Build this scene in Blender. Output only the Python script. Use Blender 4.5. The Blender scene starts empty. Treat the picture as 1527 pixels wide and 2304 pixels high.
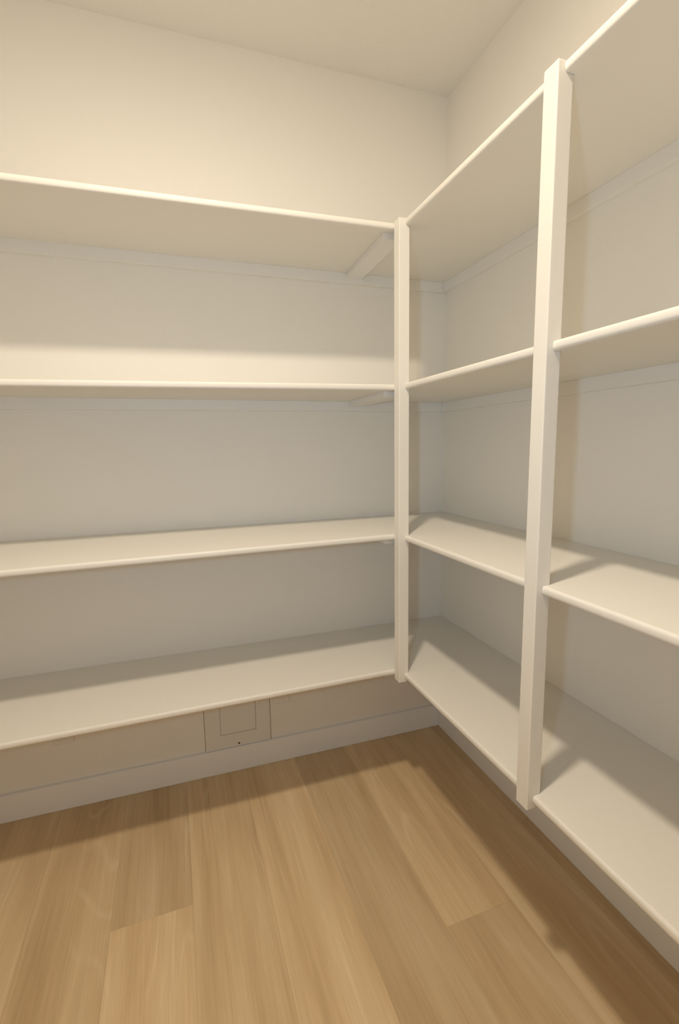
import bpy, bmesh, math, random
from mathutils import Vector, Matrix

C = bpy.context.scene.collection
S = bpy.context.scene
random.seed(7)

# ------------------------------------------------------------------ camera
CX, CY, CZ = -1.1464, -1.8263, 1.3453
YAW, PITCH, ROLL = -0.3415, -0.1398, -0.0179
F_PX, IMG_W, IMG_H = 1047.05, 1527.0, 2304.0
fwd = Vector((-math.sin(YAW)*math.cos(PITCH), math.cos(YAW)*math.cos(PITCH), math.sin(PITCH)))
right0 = Vector((math.cos(YAW), math.sin(YAW), 0))
up0 = right0.cross(fwd)
right = right0*math.cos(ROLL) + up0*math.sin(ROLL)
up = up0*math.cos(ROLL) - right0*math.sin(ROLL)
cam = bpy.data.cameras.new('camera')
cam.sensor_fit = 'VERTICAL'
cam.sensor_height = 36.0
cam.lens = F_PX/IMG_H*36.0
cam.clip_start = 0.02
cam_o = bpy.data.objects.new('camera', cam)
C.objects.link(cam_o)
m = Matrix((right, up, -fwd)).transposed().to_4x4()
m.translation = (CX, CY, CZ)
cam_o.matrix_world = m
S.camera = cam_o

# ------------------------------------------------------------------ world, lights, exposure
LAMP_XY = (-1.16, -1.285)
LAMP_COLOR = (1.0, 0.86, 0.68)
LAMP_RADIANCE = 555.0
FLASH_COLOR = (0.46, 0.70, 0.95)
FLASH_WATTS = 3.0
FLASH_TILT = 9.0
EXPOSURE = 0.14
FILL_GLOW = (1.0, 0.75, 0.56)          # added fill light, let in by a made-up doorway behind the camera
FILL_STRENGTH = 0.5

w = bpy.data.worlds.new('world')
S.world = w
w.use_nodes = True
w.node_tree.nodes['Background'].inputs[0].default_value = (*FILL_GLOW, 1)
w.node_tree.nodes['Background'].inputs[1].default_value = FILL_STRENGTH
S.view_settings.view_transform = 'Standard'
S.view_settings.look = 'None'
S.view_settings.exposure = EXPOSURE
S.view_settings.gamma = 1.0
S.view_settings.use_curve_mapping = False

# the camera's own flash: the camera is held upright, so the flash sits at its left
fl = bpy.data.lights.new('camera_flash', 'AREA')
fl.shape = 'RECTANGLE'
fl.size, fl.size_y = 0.045, 0.07
fl.color = FLASH_COLOR
fl.energy = FLASH_WATTS
fl.spread = math.radians(150)
flo = bpy.data.objects.new('camera_flash', fl)
C.objects.link(flo)
m2 = (Matrix.Rotation(YAW, 4, 'Z') @ Matrix.Rotation(math.radians(90+FLASH_TILT), 4, 'X'))
m2.translation = (-1.30, -1.80, 1.37)
flo.matrix_world = m2

# ------------------------------------------------------------------ measures (metres)
H = 2.74
Z = [2.0422, 1.5464, 1.0423, 0.5467]          # shelf tops, from the top down
TH = 0.0199                                    # board thickness
DL, DR = 0.4126, 0.4196                        # shelf depths, left wall / right wall
TC, HC = 0.0204, 0.0387                        # wall cleats
BT, BH = 0.0142, 0.1058                        # baseboard
PW = 0.0368                                    # post width
P1 = (-0.4406, -0.4374)                        # post corners (min x, min y)
P2 = (-0.4344, -1.0637)
PB, PT = 0.5123, 2.0428
SKEW = 0.0273                                  # the room corner is a little out of square
ANG = -math.atan(SKEW)
XMIN, YMIN = -2.36, -2.62
FILL_DOOR = (-1.85, -1.05, 2.05)  # unseen opening, added so the fill glow can enter
SAG = 0.0106                                   # the long shelves dip a little along their front

# ------------------------------------------------------------------ helpers
def link(name, bm, mat, parent=None, smooth=False, rotz=0.0):
    bmesh.ops.recalc_face_normals(bm, faces=bm.faces[:])
    me = bpy.data.meshes.new(name)
    bm.to_mesh(me)
    bm.free()
    if mat:
        me.materials.append(mat)
    if smooth:
        for p in me.polygons:
            p.use_smooth = True
    o = bpy.data.objects.new(name, me)
    C.objects.link(o)
    o.parent = parent
    o.rotation_euler.z = rotz
    return o

def thing(name, label, cat, loc=(0, 0, 0), rotz=0.0, group=None):
    o = bpy.data.objects.new(name, None)
    o.empty_display_size = 0.05
    C.objects.link(o)
    o.location = loc
    o.rotation_euler.z = rotz
    tag(o, label, cat, group)
    return o

def tag(o, label, cat, group=None):
    o['label'] = label
    o['category'] = cat
    if group:
        o['group'] = group
    return o

def box(bm, x0, y0, z0, x1, y1, z1, bev=0.0, seg=2):
    r = bmesh.ops.create_cube(bm, size=1.0)
    vs = r['verts']
    for v in vs:
        v.co = Vector((x0 + (v.co.x+.5)*(x1-x0), y0 + (v.co.y+.5)*(y1-y0), z0 + (v.co.z+.5)*(z1-z0)))
    if bev:
        es = list({e for v in vs for e in v.link_edges})
        bmesh.ops.bevel(bm, geom=es, offset=bev, segments=seg, affect='EDGES', profile=0.5)

def loft(bm, rings):
    """rings: lists of points with equal counts; closed skin with end caps."""
    vr = [[bm.verts.new(p) for p in r] for r in rings]
    n = len(vr[0])
    for a, b in zip(vr, vr[1:]):
        for i in range(n):
            j = (i+1) % n
            bm.faces.new((a[i], a[j], b[j], b[i]))
    bm.faces.new(vr[0])
    bm.faces.new(list(reversed(vr[-1])))

NOSE = 14
def nose(front, z0, z1, rounded):
    """front edge points from the bottom up as (depth coordinate, z)."""
    pts = []
    r = (z1-z0)/2
    zc = (z0+z1)/2
    for i in range(NOSE+1):
        a = -math.pi/2 + math.pi*i/NOSE
        if rounded:
            # a flat nose with generously eased corners
            k = 2.0/2.5
            cx = abs(math.cos(a))**k if math.cos(a) > 1e-9 else 0.0
            cz = math.copysign(abs(math.sin(a))**k, math.sin(a))
            pts.append((front + r*0.8*(1-cx), zc + r*cz))
        else:
            pts.append((front, zc + r*(2*i/NOSE-1)))
    return pts

# ------------------------------------------------------------------ materials
def new_mat(name):
    mt = bpy.data.materials.new(name)
    mt.use_nodes = True
    nt = mt.node_tree
    return mt, nt, nt.nodes['Principled BSDF']

def paint(name, col, rough, bump=0.0, scale=120.0, var=0.03, spec=0.5):
    mt, nt, b = new_mat(name)
    N, L = nt.nodes, nt.links
    tc = N.new('ShaderNodeTexCoord')
    ns = N.new('ShaderNodeTexNoise')
    ns.inputs['Scale'].default_value = 2.3
    ns.inputs['Detail'].default_value = 4
    L.new(tc.outputs['Object'], ns.inputs['Vector'])
    mx = N.new('ShaderNodeMix')
    mx.data_type = 'RGBA'
    mx.inputs[6].default_value = (*[c*(1-var) for c in col], 1)
    mx.inputs[7].default_value = (*[min(1, c*(1+var)) for c in col], 1)
    L.new(ns.outputs['Fac'], mx.inputs[0])
    L.new(mx.outputs[2], b.inputs['Base Color'])
    b.inputs['Roughness'].default_value = rough
    b.inputs['Specular IOR Level'].default_value = spec
    if bump:
        n2 = N.new('ShaderNodeTexNoise')
        n2.inputs['Scale'].default_value = scale
        n2.inputs['Detail'].default_value = 3
        L.new(tc.outputs['Object'], n2.inputs['Vector'])
        bp = N.new('ShaderNodeBump')
        bp.inputs['Strength'].default_value = bump
        bp.inputs['Distance'].default_value = 0.002
        L.new(n2.outputs['Fac'], bp.inputs['Height'])
        L.new(bp.outputs['Normal'], b.inputs['Normal'])
    return mt

M_WALL = paint('wall_paint', (0.895, 0.865, 0.80), 0.75, bump=0.25, scale=160, var=0.012, spec=0.3)
M_CEIL = paint('ceiling_paint', (0.90, 0.87, 0.81), 0.85, bump=0.5, scale=60, var=0.012, spec=0.2)
M_SHELF = paint('shelf_paint', (0.85, 0.82, 0.75), 0.45, bump=0.06, scale=90, var=0.01, spec=0.4)
M_TRIM = paint('trim_paint', (0.92, 0.925, 0.92), 0.40, bump=0.05, scale=90, var=0.01, spec=0.45)
M_CLEAT = paint('cleat_paint', (0.875, 0.855, 0.81), 0.5, bump=0.05, scale=90, var=0.01, spec=0.4)
M_PANEL = paint('panel_plastic', (0.83, 0.81, 0.76), 0.55, var=0.01)
M_PLATE = paint('plate_plastic', (0.86, 0.84, 0.79), 0.40, var=0.01)
M_GAP_SHADE = paint('gap_shade', (0.30, 0.26, 0.21), 0.9)  # dark colour stands for shade in the gap around the hatch
M_SCREW = paint('dark_screw', (0.015, 0.012, 0.010), 0.5)
M_METAL = paint('lamp_trim', (0.8, 0.8, 0.78), 0.4)
M_SUB = paint('floor_underlay', (0.10, 0.07, 0.045), 0.9)

def wood():
    mt, nt, b = new_mat('oak_plank')
    N, L = nt.nodes, nt.links
    def node(t, **kw):
        n = N.new(t)
        for k, v in kw.items():
            n.inputs[k].default_value = v
        return n
    geo = N.new('ShaderNodeNewGeometry')
    oi = N.new('ShaderNodeObjectInfo')
    sh = N.new('ShaderNodeVectorMath'); sh.operation = 'SCALE'
    sh.inputs[0].default_value = (37.0, 53.0, 11.0)
    L.new(oi.outputs['Random'], sh.inputs['Scale'])
    ad = N.new('ShaderNodeVectorMath'); ad.operation = 'ADD'
    L.new(geo.outputs['Position'], ad.inputs[0]); L.new(sh.outputs[0], ad.inputs[1])
    def mapped(sx, sy):
        mp = N.new('ShaderNodeMapping')
        mp.inputs['Scale'].default_value = (sx, sy, 1)
        L.new(ad.outputs[0], mp.inputs['Vector'])
        return mp.outputs[0]
    # broad soft bands running along the board, with narrower streaks inside them
    n1 = node('ShaderNodeTexNoise', Scale=1.0, Detail=2.0, Roughness=0.45, Distortion=0.5)
    L.new(mapped(8.5, 1.0), n1.inputs['Vector'])
    n1b = node('ShaderNodeTexNoise', Scale=1.0, Detail=3.0, Roughness=0.55, Distortion=0.3)
    L.new(mapped(34.0, 1.6), n1b.inputs['Vector'])
    bl = N.new('ShaderNodeMix'); bl.data_type = 'FLOAT'
    bl.inputs[0].default_value = 0.36
    L.new(n1.outputs['Fac'], bl.inputs[2]); L.new(n1b.outputs['Fac'], bl.inputs[3])
    r1 = N.new('ShaderNodeValToRGB')
    e = r1.color_ramp.elements
    e[0].position = 0.31; e[0].color = (*WOOD[0], 1)
    e[1].position = 0.67; e[1].color = (*WOOD[2], 1)
    k = e.new(0.49); k.color = (*WOOD[1], 1)
    L.new(bl.outputs[0], r1.inputs['Fac'])
    # cathedral grain: distorted bands
    n2 = node('ShaderNodeTexNoise', Scale=1.0, Detail=1.0, Distortion=0.2)
    L.new(mapped(4.5, 0.55), n2.inputs['Vector'])
    mm = N.new('ShaderNodeMath'); mm.operation = 'MULTIPLY'; mm.inputs[1].default_value = 34.0
    L.new(n2.outputs['Fac'], mm.inputs[0])
    fr = N.new('ShaderNodeMath'); fr.operation = 'PINGPONG'; fr.inputs[1].default_value = 1.0
    L.new(mm.outputs[0], fr.inputs[0])
    r2 = N.new('ShaderNodeValToRGB')
    e = r2.color_ramp.elements
    e[0].position = 0.0; e[0].color = (1, 1, 1, 1)
    e[1].position = 0.28; e[1].color = (0, 0, 0, 1)
    L.new(fr.outputs[0], r2.inputs['Fac'])
    n3 = node('ShaderNodeTexNoise', Scale=1.0, Detail=2.0)
    L.new(mapped(9.0, 1.1), n3.inputs['Vector'])
    r3 = N.new('ShaderNodeValToRGB')
    e = r3.color_ramp.elements
    e[0].position = 0.50; e[0].color = (0, 0, 0, 1)
    e[1].position = 0.66; e[1].color = (1, 1, 1, 1)
    L.new(n3.outputs['Fac'], r3.inputs['Fac'])
    g = N.new('ShaderNodeMath'); g.operation = 'MULTIPLY'
    L.new(r2.outputs[0], g.inputs[0]); L.new(r3.outputs[0], g.inputs[1])
    g2 = N.new('ShaderNodeMath'); g2.operation = 'MULTIPLY'; g2.inputs[1].default_value = 0.38
    L.new(g.outputs[0], g2.inputs[0])
    mx = N.new('ShaderNodeMix'); mx.data_type = 'RGBA'
    mx.inputs[7].default_value = (*WOOD[3], 1)
    L.new(g2.outputs[0], mx.inputs[0]); L.new(r1.outputs[0], mx.inputs[6])
    # fine pores
    n4 = node('ShaderNodeTexNoise', Scale=1.0, Detail=5.0, Roughness=0.65)
    L.new(mapped(170.0, 5.0), n4.inputs['Vector'])
    mr = N.new('ShaderNodeMapRange')
    mr.inputs['From Min'].default_value = 0.3; mr.inputs['From Max'].default_value = 0.7
    mr.inputs['To Min'].default_value = 0.92; mr.inputs['To Max'].default_value = 1.06
    L.new(n4.outputs['Fac'], mr.inputs['Value'])
    # each board its own tone
    mr2 = N.new('ShaderNodeSeparateColor')
    L.new(oi.outputs['Color'], mr2.inputs[0])
    mu = N.new('ShaderNodeMath'); mu.operation = 'MULTIPLY'
    L.new(mr.outputs[0], mu.inputs[0]); L.new(mr2.outputs[0], mu.inputs[1])
    vs = N.new('ShaderNodeVectorMath'); vs.operation = 'SCALE'
    L.new(mx.outputs[2], vs.inputs[0]); L.new(mu.outputs[0], vs.inputs['Scale'])
    L.new(vs.outputs[0], b.inputs['Base Color'])
    b.inputs['Roughness'].default_value = 0.48
    b.inputs['Specular IOR Level'].default_value = 0.35
    bp = N.new('ShaderNodeBump')
    bp.inputs['Strength'].default_value = 0.12; bp.inputs['Distance'].default_value = 0.001
    L.new(n4.outputs['Fac'], bp.inputs['Height'])
    L.new(bp.outputs['Normal'], b.inputs['Normal'])
    return mt
WOOD = [(0.540, 0.380, 0.212), (0.680, 0.505, 0.300), (0.770, 0.605, 0.385), (0.84, 0.69, 0.48)]
M_WOOD = wood()

# ------------------------------------------------------------------ structure
def struct(name, bm, mat, rotz=0.0, parent=None):
    o = link(name, bm, mat, parent, rotz=rotz)
    if parent is None:
        o['kind'] = 'structure'
    return o

def wall_y(x):                       # the left-hand wall's plane at a given x
    return -SKEW*x

bm = bmesh.new()                     # the wall at the left of the photograph
loft(bm, [[(XMIN-.1, 0, -.05), (XMIN-.1, .12, -.05), (XMIN-.1, .12, H+.1), (XMIN-.1, 0, H+.1)],
          [(.12, 0, -.05), (.12, .12, -.05), (.12, .12, H+.1), (.12, 0, H+.1)]])
struct('wall_left', bm, M_WALL, ANG)
bm = bmesh.new(); box(bm, 0, YMIN-.1, -.05, .12, 0, H+.1); struct('wall_right', bm, M_WALL)
bm = bmesh.new(); box(bm, XMIN-.1, YMIN-.1, -.05, XMIN, .08, H+.1); struct('wall_front', bm, M_WALL)
bm = bmesh.new()                     # the wall behind the camera, with an unseen doorway added to let in fill light
box(bm, XMIN, YMIN-.1, -.05, FILL_DOOR[0], YMIN, H+.1)
box(bm, FILL_DOOR[1], YMIN-.1, -.05, 0, YMIN, H+.1)
box(bm, FILL_DOOR[0], YMIN-.1, FILL_DOOR[2], FILL_DOOR[1], YMIN, H+.1)
struct('wall_back', bm, M_WALL)
bm = bmesh.new(); box(bm, XMIN, YMIN, H, 0, wall_y(XMIN)+.04, H+.1); struct('ceiling', bm, M_CEIL)

bm = bmesh.new(); box(bm, XMIN, YMIN, -.05, 0, wall_y(XMIN)+.04, -.006)
floor = struct('floor', bm, M_SUB)
# vinyl boards, each its own piece
PWID, X0 = 0.2232, -0.7255
cuts = {-3: [-0.53], -2: [-1.21], -1: [-1.42], 0: [-1.12], 1: [-0.852], 2: [-1.30], 3: [-0.62], -4: [-1.05], -5: [-0.7], -6: [-1.3], -7: [-.4], -8: [-1.0]}
TONE = {(0, True): 0.90, (-1, True): 1.05, (-2, True): 1.0, (-3, True): 0.90, (-3, False): 1.06, (-4, True): 0.97,
        (1, True): 1.02, (1, False): 0.92, (2, True): 0.97, (3, True): 0.94}
k = -8
while X0 + k*PWID < 0:
    xa, xb = max(XMIN, X0+k*PWID), min(0.0, X0+(k+1)*PWID)
    if xb > XMIN+.005:
        ye = [0.062]+[c for c in cuts.get(k, [-0.9])]
        while ye[-1] > YMIN:
            ye.append(ye[-1]-1.5)
        ye[-1] = YMIN
        for ya, yb in zip(ye, ye[1:]):
            bm = bmesh.new()
            g = 0.0001
            box(bm, xa+g, yb+g, -.0058, xb-g, ya-g, 0.0, bev=0.0002, seg=1)
            p = link('plank', bm, M_WOOD, floor)
            t = TONE.get((k, ya > 0), 0.98)
            p.color = (t, t, t, 1)
    k += 1

bm = bmesh.new(); box(bm, XMIN, -BT, 0.0002, -0.0004, -0.0002, BH, bev=0.0015); struct('baseboard_left', bm, M_TRIM, ANG)
bm = bmesh.new(); box(bm, -BT, YMIN, 0.0002, -0.0002, -BT-.0004, BH, bev=0.0015); struct('baseboard_right', bm, M_TRIM)

# ------------------------------------------------------------------ ceiling lamp (its light comes from the disc)
def ceiling_lamp():
    t = thing('ceiling_light', 'round flat white ceiling lamp glowing above the middle of the floor', 'lamp', (LAMP_XY[0], LAMP_XY[1], H))
    bm = bmesh.new()
    n = 48
    prof = [(0.0625, -0.0002), (0.085, -0.0002), (0.085, -0.008), (0.078, -0.014), (0.0625, -0.014)]
    vr = [[bm.verts.new((r*math.cos(2*math.pi*i/n), r*math.sin(2*math.pi*i/n), z)) for r, z in prof] for i in range(n)]
    for i in range(n):
        a, b2 = vr[i], vr[(i+1) % n]
        for j in range(len(prof)):
            q = (j+1) % len(prof)
            bm.faces.new((a[j], a[q], b2[q], b2[j]))
    link('trim_ring', bm, M_METAL, t)
    bm = bmesh.new()
    dome = [(0.062*math.cos(a), -0.014-0.006*math.sin(a)) for a in [math.radians(q) for q in (0, 15, 30, 45, 60, 75)]]
    vr = [[bm.verts.new((r*math.cos(2*math.pi*i/n), r*math.sin(2*math.pi*i/n), z)) for i in range(n)] for r, z in dome]
    tip = bm.verts.new((0, 0, -0.020))
    for ra, rb in zip(vr, vr[1:]):
        for i in range(n):
            j = (i+1) % n
            bm.faces.new((ra[i], ra[j], rb[j], rb[i]))
    for i in range(n):
        bm.faces.new((vr[-1][i], vr[-1][(i+1) % n], tip))
    bm.faces.new(list(reversed(vr[0])))
    mt, nt, b = new_mat('lamp_diffuser')
    b.inputs['Base Color'].default_value = (0.9, 0.9, 0.9, 1)
    b.inputs['Emission Color'].default_value = (*LAMP_COLOR, 1)
    b.inputs['Emission Strength'].default_value = LAMP_RADIANCE
    link('diffuser', bm, mt, t)
ceiling_lamp()

# ------------------------------------------------------------------ shelves
ORD = ['top', 'second', 'third', 'lowest']
LAB_L = ['topmost long cream shelf board on the left wall, below the bare upper wall',
         'second long cream shelf from the top on the left wall, seen edge-on',
         'third long cream shelf from the top on the left wall, its upper face showing',
         'lowest long cream shelf on the left wall, just above the floor and wall hatch']
LAB_R = ['topmost cream shelf on the right wall, its underside showing, running up out of frame',
         'second cream shelf from the top on the right wall, its underside just showing',
         'third cream shelf from the top on the right wall, upper face showing',
         'lowest cream shelf on the right wall, wide upper face nearest the floor']

def left_shelf(i):
    z1 = Z[i]; z0 = z1-TH
    t = thing('wall_shelf', LAB_L[i], 'shelf', (0, 0, z0), ANG, 'shelves on the left wall')
    cz0, cz1 = 0.0, TH
    bm = bmesh.new()
    rings = []
    xs = [XMIN+.003, -1.9, -1.4, -0.9, -0.4206]
    for x in xs:
        dip = SAG*(x+0.4)
        pts = [(y, z+dip*min(1.0, -y/DL)) for y, z in nose(-DL, cz0, cz1, True)]
        # the last end is cut square to the right-hand shelf it butts against
        k = -SKEW if x == xs[-1] else 0.0
        ring = [(x + k*y, y, z) for y, z in pts] + [(x, -0.0005, cz1), (x, -0.0005, cz0)]
        rings.append(ring)
    loft(bm, rings)
    link('board', bm, M_SHELF, t)
    bm = bmesh.new()
    box(bm, XMIN+.003, -TC, -HC, -0.0012, 0.0, 0.0, bev=0.0006, seg=1)
    link('wall_cleat', bm, M_CLEAT, t)
    bm = bmesh.new()
    box(bm, -0.4525, -0.3815, -0.0195, -0.3885, -TC, 0.0, bev=0.0008, seg=1)
    link('support_block', bm, M_CLEAT, t)

def right_shelf(i):
    z1 = Z[i]; z0 = z1-TH
    t = thing('wall_shelf', LAB_R[i], 'shelf', (0, 0, z0), 0, 'shelves on the right wall')
    cz0, cz1 = 0.0, TH
    bm = bmesh.new()
    rings = []
    def ring(y, front, rounded, back=-0.0005, slant=0.0):
        r = [(x, y + slant*x, z) for x, z in nose(front, cz0, cz1, rounded)]
        r += [(back, y + slant*back, cz1), (back, y + slant*back, cz0)]
        rings.append(r)
    e = 0.0006
    ring(-0.0008, -0.4203, False, slant=-SKEW)
    ring(P1[1]+PW+e, -0.4203, False)
    ring(P1[1]+PW+e, P1[0]+PW+e, False)
    ring(P1[1]-e, P1[0]+PW+e, False)
    ring(P1[1]-e, -DR, True)
    ring(P2[1]+PW+e, -DR, True)
    ring(P2[1]+PW+e, P2[0]+PW+e, False)
    ring(P2[1]-e, P2[0]+PW+e, False)
    ring(P2[1]-e, -DR, True)
    ring(YMIN+.002, -DR, True)
    loft(bm, rings)
    link('board', bm, M_SHELF, t)
    bm = bmesh.new()
    box(bm, -TC, YMIN+.002, -HC, 0.0, -TC-.0012, 0.0, bev=0.0006, seg=1)
    link('wall_cleat', bm, M_CLEAT, t)

for i in range(4):
    left_shelf(i)
for i in range(4):
    right_shelf(i)

for (px, py), lab in ((P1, 'thin square cream shelf post standing in the inner corner where both shelf runs meet'),
                      (P2, 'nearer, larger square cream shelf post on the front edge of the right shelves')):
    bm = bmesh.new()
    box(bm, px, py, PB, px+PW, py+PW, PT, bev=0.0022, seg=2)
    tag(link('shelf_post', bm, M_SHELF), lab, 'post', 'shelf posts')

# ------------------------------------------------------------------ hatch and plates low on the left wall
def hatch():
    x0, x1, z0, z1 = -1.0902, -0.8218, 0.1062, 0.468
    ix0, ix1, iz0, iz1 = -1.0292, -0.8822, 0.1668, 0.408
    t = thing('access_panel', 'flush square access hatch set in the left wall under the lowest shelf', 'hatch', (0, 0, 0), ANG)
    bm = bmesh.new()
    yb, yf = -0.0003, -0.0065
    out = [(x0, z0), (x1, z0), (x1, z1), (x0, z1)]
    inn = [(ix0, iz0), (ix1, iz0), (ix1, iz1), (ix0, iz1)]
    c = 0.0022
    out2 = [(x0+c, z0+c), (x1-c, z0+c), (x1-c, z1-c), (x0+c, z1-c)]
    ringsv = [[bm.verts.new((x, y, z)) for x, z in pts] for y, pts in
              ((yb, out), (yf+.002, out), (yf, out2), (yf, inn), (yb, inn))]
    for a, b2 in list(zip(ringsv, ringsv[1:])) + [(ringsv[-1], ringsv[0])]:
        for i in range(4):
            j = (i+1) % 4
            bm.faces.new((a[i], a[j], b2[j], b2[i]))
    link('hatch_frame', bm, M_PANEL, t)
    # dark strips painting the shadow in the gap around the hatch
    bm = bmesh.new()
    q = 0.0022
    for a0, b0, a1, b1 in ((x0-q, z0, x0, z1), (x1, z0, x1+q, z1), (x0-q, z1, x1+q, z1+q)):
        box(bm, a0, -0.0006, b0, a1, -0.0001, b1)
    link('gap_shade_strip', bm, M_GAP_SHADE, t)
    bm = bmesh.new()
    g = 0.0014
    box(bm, ix0+g, -0.0060, iz0+g, ix1-g, -0.0004, iz1-g, bev=0.0008, seg=1)
    link('hatch_door', bm, M_PANEL, t)
    bm = bmesh.new()
    r = bmesh.ops.create_cone(bm, cap_ends=True, segments=16, radius1=0.0042, radius2=0.0034, depth=0.0014)
    bmesh.ops.rotate(bm, verts=bm.verts[:], cent=(0, 0, 0), matrix=Matrix.Rotation(math.pi/2, 3, 'X'))
    bmesh.ops.translate(bm, verts=bm.verts[:], vec=(-0.956, -0.0072, 0.1185))
    s = link('screw', bm, M_SCREW, t)
    s['label'] = 'small black screw head'
hatch()

def wall_plate(x0, lab):
    t = thing('wall_plate', lab, 'wall plate', (x0, 0, 0.2605), ANG, 'wall plates under the lowest shelf')
    # the plate sits against the skewed wall
    t.location = (x0*math.cos(ANG), x0*math.sin(ANG), 0.2605)
    bm = bmesh.new()
    w_, h_ = 0.070, 0.1145
    def rr(dx, y, rad):
        pts = []
        for cx, cz, a0 in ((w_-dx-rad, dx+rad, -90), (w_-dx-rad, h_-dx-rad, 0), (dx+rad, h_-dx-rad, 90), (dx+rad, dx+rad, 180)):
            for k in range(5):
                a = math.radians(a0+k*22.5)
                pts.append((cx+rad*math.cos(a), y, cz+rad*math.sin(a)))
        return pts
    loft(bm, [rr(0, -0.0003, .004), rr(0, -0.0035, .004), rr(0.003, -0.0058, .004)])
    link('plate', bm, M_PLATE, t)
    for zc in (0.037, 0.0775):
        bm = bmesh.new()
        box(bm, 0.018, -0.0072, zc-.014, 0.052, -0.0060, zc+.014, bev=0.0010, seg=1)
        link('outlet_face', bm, M_PLATE, t)
wall_plate(-0.805, 'small pale wall plate just right of the access hatch, mostly hidden by the lowest shelf')
wall_plate(-1.630, 'small pale wall plate far left of the access hatch, mostly hidden by the lowest shelf')
